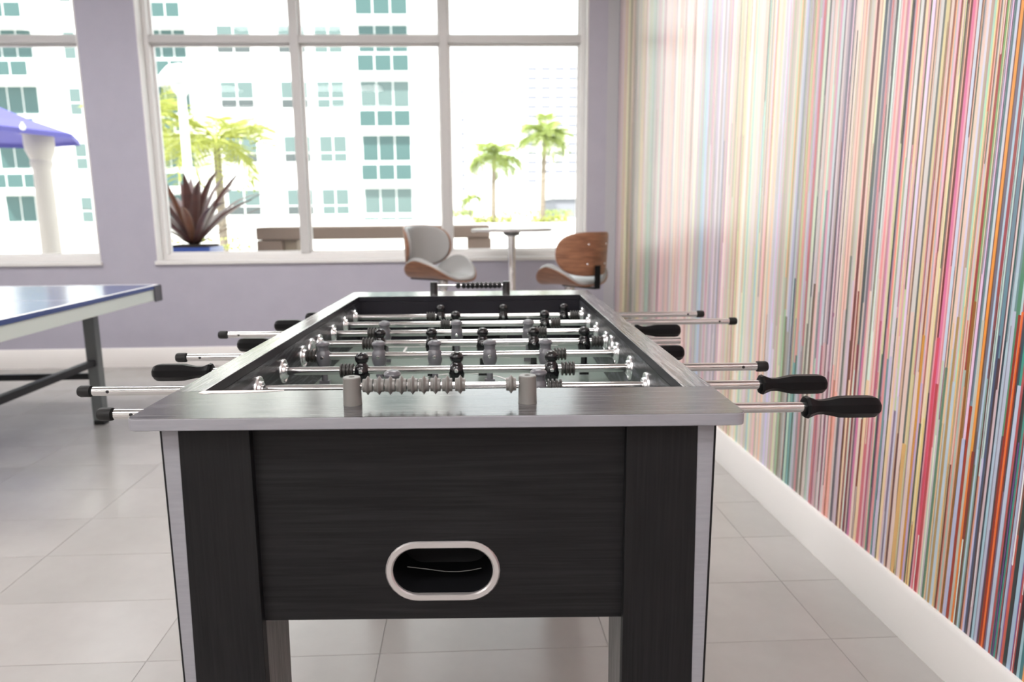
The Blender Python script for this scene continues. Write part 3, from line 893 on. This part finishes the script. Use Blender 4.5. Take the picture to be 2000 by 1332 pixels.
pt = thing('pub_table', 'slim grey bar-height pub table on a chrome column under the window', 'table', (.335, 5.12, 0))
MB().lathe([(1.018, .285), (1.022, .292), (1.034, .292), (1.038, .288)], 48).build('table_top', mat('grey_table_top', (0.42, 0.40, 0.39), 0.22), pt)
MB().lathe([(.985, .038), (1.0, .06), (1.018, .06)], 24).build('top_plate', mat('grey_metal', (0.25, 0.25, 0.25), 0.4, 0.6), pt)
MB().lathe([(.02, .038), (.55, .038), (.552, .030), (.99, .030)], 24).build('column', M_chrome, pt)
MB().lathe([(0, .21), (.006, .21), (.012, .195), (.03, .07), (.05, .04)], 40).build('base', M_chrome, pt)
MB().tube([(.03, -.02, .995), (.09, -.02, .985), (.12, -.02, .96), (.17, -.02, .945)], .004).build('lift_lever', M_chrome, pt)

# ------------------------------------------------------------------ outside: terrace
M_terr = grain('pale_terrace', (0.62, 0.60, 0.57), (0.70, 0.68, 0.65), (1.5, 1.5, 1.5), 0.8, bump=0)
M_stucco = mat('white_stucco', (0.82, 0.81, 0.79), 0.9)
struct(MB().box(-60, 60, WY + WT, 18, -.05, .10).build('terrace_ground', M_terr, smooth=0))
struct(MB().box(-400, 400, 18, 600, -1.0, -.6).build('far_ground', mat('far_ground', (0.55, 0.55, 0.52), 0.9), smooth=0))
par = struct(MB().box(-30, 30, 17.0, 17.3, .10, 1.00).build('wall_parapet', M_stucco, smooth=0))
MB().box(-30, 30, 16.96, 17.34, 1.00, 1.06).build('coping', M_stucco, par, smooth=0)

# wicker table-bench
def wicker_mat():
    m = mat('brown_wicker', (0.2, 0.12, 0.08), 0.6)
    nt = m.node_tree
    tc = nt.nodes.new('ShaderNodeTexCoord')
    wv = nt.nodes.new('ShaderNodeTexWave'); wv.bands_direction = 'Z'
    wv.inputs['Scale'].default_value = 30; wv.inputs['Distortion'].default_value = 1.5
    wv.inputs['Detail'].default_value = 2; wv.inputs['Detail Scale'].default_value = 8
    rp = nt.nodes.new('ShaderNodeValToRGB')
    rp.color_ramp.elements[0].color = (0.15, 0.095, 0.07, 1)
    rp.color_ramp.elements[1].color = (0.36, 0.26, 0.205, 1)
    bp = nt.nodes.new('ShaderNodeBump'); bp.inputs['Strength'].default_value = .5; bp.inputs['Distance'].default_value = .01
    nt.links.new(tc.outputs['Object'], wv.inputs['Vector'])
    nt.links.new(wv.outputs[1], rp.inputs[0]); nt.links.new(rp.outputs[0], nt.nodes['Principled BSDF'].inputs['Base Color'])
    nt.links.new(wv.outputs[1], bp.inputs['Height']); nt.links.new(bp.outputs[0], nt.nodes['Principled BSDF'].inputs['Normal'])
    return m
M_wicker = wicker_mat()
wk = thing('wicker_bench', 'long brown woven wicker bench outside below the window', 'bench', (-.84, 6.75, .10))
MB().box(-1.07, 1.07, -.18, .28, .83, .945).build('top_slab', M_wicker, wk, smooth=0, bevel=.015)
for x0, x1 in ((-1.07, -.84), (.86, 1.08)):
    lo = MB()
    for z0, z1 in ((0, .16), (.17, .33), (.34, .5), (.51, .66), (.67, .825)):
        lo.box(x0, x1, -.17, .26, z0, z1)
    lo.build('leg_block', M_wicker, wk, smooth=0, bevel=.01)
MB().box(-.835, -.72, -.10, .2, .0, .82).build('inner_panel', mat('beige_panel', (0.30, 0.23, 0.17), 0.7), wk, smooth=0)

# bromeliad in a blue pot
br = thing('bromeliad_plant', 'spiky maroon bromeliad in a blue pot just outside the window', 'potted plant', (-2.46, 6.55, .10))
MB().prism(rounded(-.20, .20, -.20, .20, .02), 0, .78, 'z').build('pot', mat('blue_glaze', (0.05, 0.10, 0.38), 0.25), br)
MB().prism(rounded(-.17, .17, -.17, .17, .02), .78, .80, 'z').build('soil', mat('soil', (0.05, 0.035, 0.025), 0.9), br)
M_leaf = grain('maroon_leaf', (0.075, 0.028, 0.030), (0.16, 0.060, 0.045), (3, 3, 9), 0.35, bump=0)
M_leaf2 = grain('tawny_leaf', (0.16, 0.055, 0.025), (0.26, 0.10, 0.045), (3, 3, 9), 0.4, bump=0)
def strap_leaf(L, wd, curve, seed):
    r_ = random.Random(seed)
    n = 12
    v, f = [], []
    x = z = 0.0
    ang = 0.0
    for k in range(n + 1):
        t = k / n
        wv = wd * (0.55 + .9 * t - 1.45 * t ** 3.2) * (1 if k < n else .02)
        wv = max(.002, wv)
        for sgn, dz in ((-1, .25), (0, 0), (1, .25)):
            v.append((x - math.sin(ang) * wv * dz * 0, sgn * wv, z + abs(sgn) * wv * .35))
        x += L / n * math.sin(ang); z += L / n * math.cos(ang)
        ang += curve / n * (.6 + .8 * t)
    for k in range(n):
        for c in range(2):
            a = k * 3 + c
            f.append((a, a + 1, a + 4, a + 3))
    return v, f
rb = random.Random(3)
for k in range(36):
    az = k * 2.39996 + rb.uniform(-.15, .15)
    tilt = .10 + 1.00 * (k / 35) ** .8
    L = rb.uniform(.66, .86) * (.9 + .25 * k / 35)
    v, f = strap_leaf(L, rb.uniform(.036, .048), rb.uniform(.3, .95), k)
    o = MB().add(v, f).build('leaf', M_leaf2 if rb.random() < .22 else M_leaf, br, (.03 * math.cos(az), .03 * math.sin(az), .80), smooth=60, fix=False)
    o.rotation_euler = (0, tilt, az)
    so = o.modifiers.new('solid', 'SOLIDIFY'); so.thickness = .003

# palms
M_frond = mat('palm_green', (0.33, 0.40, 0.11), 0.5)
M_frond2 = mat('palm_yellow_green', (0.42, 0.45, 0.10), 0.5)
M_trunk = grain('palm_trunk', (0.20, 0.16, 0.12), (0.30, 0.25, 0.2), (8, 8, 40), 0.9, bump=.2)
def frond_mesh(L, droop, wleaf, m, seed):
    r_ = random.Random(seed)
    mb = MB()
    n = 14
    pts = []
    x = z = 0.0
    ang = .35
    for k in range(n + 1):
        pts.append((x, 0, z))
        x += L / n * math.cos(ang); z += L / n * math.sin(ang)
        ang -= droop / n
    mb.tube(pts, [.012 * (1 - .8 * k / n) for k in range(n + 1)], 5)
    for k in range(2, n + 1):
        for q in range(2):
            t = (k + q * .5) / (n + .5)
            p = Vector(pts[min(k, n)])
            ll = wleaf * (math.sin(pi * min(1, .12 + t * .86)) ** .7) * r_.uniform(.85, 1.1)
            for sgn in (-1, 1):
                tip = p + Vector((ll * .55, sgn * ll * .8, -ll * .35 * r_.uniform(.6, 1.5)))
                b = .011
                mb.add([p + Vector((-b, 0, 0)), p + Vector((b, 0, 0)), (p + tip) / 2 + Vector((b * 1.2, 0, .01)), tip, (p + tip) / 2 + Vector((-b * 1.2, 0, .01))], [(0, 1, 2, 3, 4)])
    return mb.mesh('frond', m, 0, fix=False)
def palm(loc, h, crown_r, nf, label, seed, name='palm_tree', lean=(0, 0), thick=.05, m=None):
    r_ = random.Random(seed)
    t = thing(name, label, 'palm tree', loc, 0, 'palms on the terrace')
    tp = [(lean[0] * (k / 6) ** 2, lean[1] * (k / 6) ** 2, h * k / 6) for k in range(7)]
    MB().tube(tp, [thick * (1.15 - .3 * k / 6) for k in range(7)], 9).build('trunk', M_trunk, t)
    ms = [frond_mesh(crown_r, d, crown_r * .42, m or M_frond, seed + q) for q, d in enumerate((1.5, 2.2, 2.9))]
    for k in range(nf):
        o = inst('frond', ms[k % 3], t, (lean[0], lean[1], h), (0, -r_.uniform(-.55, 1.0), k * 2.39996 + r_.uniform(-.2, .2)))
        s_ = r_.uniform(.8, 1.12); o.scale = (s_, s_, s_)
palm((-3.45, 10.3, .10), 2.05, .95, 22, 'yellow-green palm right behind the white lamp post outside', 31, m=M_frond2, thick=.06)
palm((-4.85, 11.5, .10), 2.50, .95, 20, 'yellow-green palm at the left edge of the wide window', 52, m=M_frond2, thick=.06)
palm((.575, 14.3, .95), 1.32, .66, 24, 'shorter palm rising from the planter outside, left of the pair', 73, thick=.045, lean=(.02, 0))
palm((1.56, 14.3, .95), 1.70, .66, 26, 'taller palm rising from the planter outside, right of the pair', 94, thick=.05, lean=(.05, 0))
palm((.12, 16.0, .10), 1.38, .30, 10, 'tiny distant palm beside the window mullion', 115, thick=.02)

# planter with clipped hedges
pl = thing('planter_box', 'low white planter wall carrying the palms outside', 'planter', (1.0, 14.3, .10))
plw = MB()
for (a, b_, c, d) in ((-2.2, 2.6, -.42, -.34), (-2.2, 2.6, .34, .42), (-2.2, -2.12, -.34, .34), (2.52, 2.6, -.34, .34)):
    plw.box(a, b_, c, d, 0, .89)
plw.build('planter_wall', M_stucco, pl, smooth=0)
MB().box(-2.12, 2.52, -.34, .34, .70, .85).build('planter_soil', mat('soil', (0, 0, 0)), pl, smooth=0)
def hedge(loc, sx, sy, sz, label, seed, m):
    r_ = random.Random(seed)
    mb = MB()
    for k in range(420):
        p = Vector((r_.uniform(-sx, sx), r_.uniform(-sy, sy), r_.uniform(0, sz)))
        a = Vector((r_.uniform(-1, 1), r_.uniform(-1, 1), r_.uniform(-.3, 1))).normalized() * r_.uniform(.04, .08)
        b = a.cross(Vector((r_.uniform(-1, 1), r_.uniform(-1, 1), r_.uniform(-1, 1)))).normalized() * .02
        mb.add([p - b, p + a * .5 + b * .3, p + a, p + a * .5 - b * 1.6], [(0, 1, 2, 3)])
    o = mb.build('hedge', m, None, loc, smooth=0, fix=False)
    tag(o, label, 'hedge', 'clipped hedges outside')
hedge((.55, 14.3, .95), .40, .25, .15, 'small clipped hedge at the foot of the shorter palm', 5, M_frond2)
hedge((1.70, 14.3, .95), .36, .25, .15, 'small clipped hedge at the foot of the taller palm', 6, M_frond2)
hedge((-.10, 17.15, 1.115), .35, .12, .14, 'thin clipped hedge on the parapet behind the window mullion', 8, M_frond)
hedge((1.75, 17.15, 1.115), .85, .12, .12, 'long thin clipped hedge on the parapet behind the palms', 9, M_frond)
hedge((-2.85, 8.2, .10), .45, .25, .80, 'leafy shrub behind the bromeliad', 10, M_frond2)

# white lamp post
lp = thing('lamp_post', 'white terrace lamp post with a domed head', 'lamp post', (-3.42, 9.1, .10))
M_lw = mat('lamp_white', (0.80, 0.80, 0.79), 0.4)
MB().lathe([(0, .11), (.04, .11), (.05, .07), (.4, .06), (2.5, .048)], 18).build('post', M_lw, lp)
MB().lathe([(2.5, .05), (2.58, .10), (2.65, .11)], 20).build('lantern_neck', M_lw, lp)
MB().lathe([(2.65, .24), (2.67, .25), (2.75, .22), (2.84, .14), (2.88, .02)], 24).build('dome_head', M_lw, lp)

# blue canopy on white columns
cn = thing('canopy_gazebo', 'blue fabric canopy on a white column outside the left window', 'gazebo', (-5.20, 7.9, .10))
M_cblue = mat('blue_canopy_fabric', (0.10, 0.09, 0.34), 0.7)
CR, ze, zt = 1.04, 1.93, 2.36
cv = MB()
v = [(CR * r_ * math.cos(a), CR * r_ * math.sin(a), ze + (zt - ze) * (1 - r_) ** 1.15) for r_ in (1, .66, .33, .02) for a in [2 * pi * k / 8 for k in range(8)]]
f = [(L * 8 + k, L * 8 + (k + 1) % 8, L * 8 + 8 + (k + 1) % 8, L * 8 + 8 + k) for L in range(3) for k in range(8)] + [tuple(range(24, 32))]
o = cv.add(v, f).build('canopy', M_cblue, cn, smooth=0)
sm = o.modifiers.new('solid', 'SOLIDIFY'); sm.thickness = .006
for k in range(8):
    a0, a1 = 2 * pi * k / 8, 2 * pi * (k + 1) / 8
    p = [(CR * math.cos(a), CR * math.sin(a)) for a in (a0, a1)]
    va = MB().add([(*p[0], ze), (*p[1], ze), (p[1][0] * 1.004, p[1][1] * 1.004, ze - .05), (p[0][0] * 1.004, p[0][1] * 1.004, ze - .05)], [(0, 1, 2, 3)]).build('valance', M_cblue, cn, smooth=0)
    va.modifiers.new('solid', 'SOLIDIFY').thickness = .005
M_col = mat('cream_column', (0.52, 0.47, 0.43), 0.8)
for cx_, cy_ in ((.70, 0), (-.70, 0)):
    MB().lathe([(0, .15), (.08, .15), (.1, .115), (.16, .105), (1.56, .088), (1.62, .11), (1.66, .10), (1.76, .14), (1.82, .145), (1.94, .145)], 20).build('column', M_col, cn, (cx_, cy_, 0))
    MB().box(cx_ - .12, cx_ + .12, cy_ - .12, cy_ + .12, 1.92, 1.97).build('capital', M_col, cn, smooth=0)
for k in range(6):
    a = 2 * pi * (.66 + .05 * k)
    MB().lathe([(-.03, .004), (-.02, .022), (0, .028), (.02, .022), (.035, .010), (.05, .010)], 12).build('bulb', mat('bulb_white', (0.85, 0.85, 0.82), 0.2), cn, (CR * 1.0 * math.cos(a), CR * 1.0 * math.sin(a), ze + .0))

# yellow flower pot seen low in the left window
fp = thing('flower_shrub', 'low yellow flowering shrub at the bottom of the left window', 'shrub', (-4.9, 7.0, .10))
mb = MB(); r_ = random.Random(4)
for k in range(260):
    p = Vector((r_.uniform(-.2, .2), r_.uniform(-.2, .2), .35 + .5 * r_.random()))
    a = Vector((r_.uniform(-1, 1), r_.uniform(-1, 1), r_.uniform(0, 1))).normalized() * .05
    b = a.cross(Vector((.3, .5, .8))).normalized() * .02
    mb.add([p - b, p + a * .5 + b, p + a, p + a * .5 - b], [(0, 1, 2, 3)])
mb.build('blooms', mat('yellow_bloom', (0.6, 0.38, 0.03), 0.6), fp, smooth=0, fix=False)
MB().lathe([(0, .16), (.02, .17), (.36, .22), (.38, .22)], 20).build('pot', M_stucco, fp)

# ------------------------------------------------------------------ apartment building
BY = 42.0
ab = thing('apartment_building', 'white apartment block with teal windows across the terrace', 'building', (-16.0, BY, -.6))
M_teal = mat('teal_glass', (0.058, 0.115, 0.112), 0.12)
M_teal2 = mat('pale_teal_glass', (0.115, 0.165, 0.16), 0.15)
M_gglass = mat('grey_glass', (0.075, 0.088, 0.09), 0.15)
M_bframe = mat('white_window_frame', (0.8, 0.8, 0.79), 0.6)
def BX(px): return -5.87 + (px - 705) * .02856 + 16.0
def BZ(py): return 5.68 - (py - 267) * .0291 + .6
MB().box(-16, BX(862), 0, 12, 0, 22).build('facade_wall', M_stucco, ab, smooth=0)
def bwin(x0, x1, z0, z1, cols, rows, name='window', proud=.05, y=0.0):
    fr_ = .07
    wmb = MB()
    wmb.box(x0, x1, y - proud, y, z0, z1)
    f_ = wmb.build(name, M_bframe, ab, smooth=0)
    cw = (x1 - x0 - fr_ * (cols + 1)) / cols
    zz = z0 + fr_
    tot = z1 - z0 - fr_ * (len(rows) + 1)
    for (rh, mm) in rows:
        hh = tot * rh
        for c in range(cols):
            xa = x0 + fr_ + c * (cw + fr_)
            MB().box(xa, xa + cw, y - proud - .02, y - proud, zz, zz + hh).build('pane', mm, f_, smooth=0)
        zz += hh + fr_
    return f_
PITCH_F = 102 * .0291
for fl_n in range(-1, 5):
    dz = fl_n * PITCH_F
    zb = BZ(418) + dz
    # triple bay (G) with a glazed balcony front below each upper window
    bwin(BX(706), BX(806), BZ(418) + dz, BZ(366) + dz, 3, [(1, M_teal2 if fl_n % 2 == 0 else M_teal)])
    sl = MB().box(BX(698), BX(812), -.55, 0, BZ(363) + dz, BZ(354) + dz).build('balcony_slab', M_stucco, ab, smooth=0)
    bwin(BX(704), BX(808), BZ(354) + dz, BZ(320) + dz, 3, [(1, M_teal)], 'balcony_front', .05, -.45)
    # double windows F, E, D
    for (xa, xb) in ((620, 678), (550, 606), (432, 500)):
        bwin(BX(xa), BX(xb), BZ(419) + dz, BZ(366) + dz, 2, [(.34, M_teal2 if xa == 620 else M_gglass), (.66, M_teal2)])
    # left balcony bays C and A
    for (xa, xb) in ((302, 376), (-6, 84)):
        bwin(BX(xa), BX(xb), BZ(428) + dz, BZ(374) + dz, 3, [(1, M_teal)])
        MB().box(BX(xa - 6), BX(xb + 8), -1.1, 0, BZ(374) + dz, BZ(364) + dz).build('balcony_slab', M_stucco, ab, smooth=0)
        bwin(BX(xa - 4), BX(xb + 6), BZ(364) + dz, BZ(334) + dz, 3, [(1, M_teal)], 'balcony_front', .05, -1.0)
    # narrow windows B
    bwin(BX(140), BX(190), BZ(430) + dz, BZ(377) + dz, 2, [(.45, M_teal2), (.55, M_teal2)])
    # recessed end balcony on the right
    MB().box(BX(812), BX(864), -.6, 0, BZ(361) + dz, BZ(353) + dz).build('balcony_slab', M_stucco, ab, smooth=0)
MB().box(-16.2, BX(866), -.3, 0, 21.6, 22.3).build('parapet', M_stucco, ab, smooth=0)

# far towers
tw = thing('office_tower', 'faint white high-rise with rows of lilac windows far right', 'building', (16.2, 150, -.6))
MB().box(-3.6, 12, 0, 14, 0, 32).build('tower_body', M_stucco, tw, smooth=0)
M_lil = mat('lilac_glass', (0.20, 0.20, 0.24), 0.3)
for k in range(13):
    for c in range(5):
        MB().box(-3.0 + c * 2.8, -3.0 + c * 2.8 + 1.9, -.15, 0, 8.5 + k * 1.85, 9.2 + k * 1.85).build('window', M_lil, tw, smooth=0)
t2 = thing('slender_tower', 'faint white block with a column of small square windows', 'building', (-1.4, 95, -.6))
MB().box(-3, 3.0, 0, 10, 0, 20.5).build('tower_body', M_stucco, t2, smooth=0)
for k in range(9):
    MB().box(1.05, 1.55, -.1, 0, 3.3 + k * 1.75, 3.75 + k * 1.75).build('window', M_lil, t2, smooth=0)
lb = thing('low_pavilion', 'long low white building with a grey base beyond the palms', 'building', (12.0, 60, -.6))
MB().box(-4.6, 8, 0, 8, 3.1, 4.9).build('upper_wall', M_stucco, lb, smooth=0)
MB().box(-4.4, 8, .3, 8, 0, 3.1).build('base_wall', mat('base_grey', (0.25, 0.25, 0.28), 0.8), lb, smooth=0)  # plain grey base wall
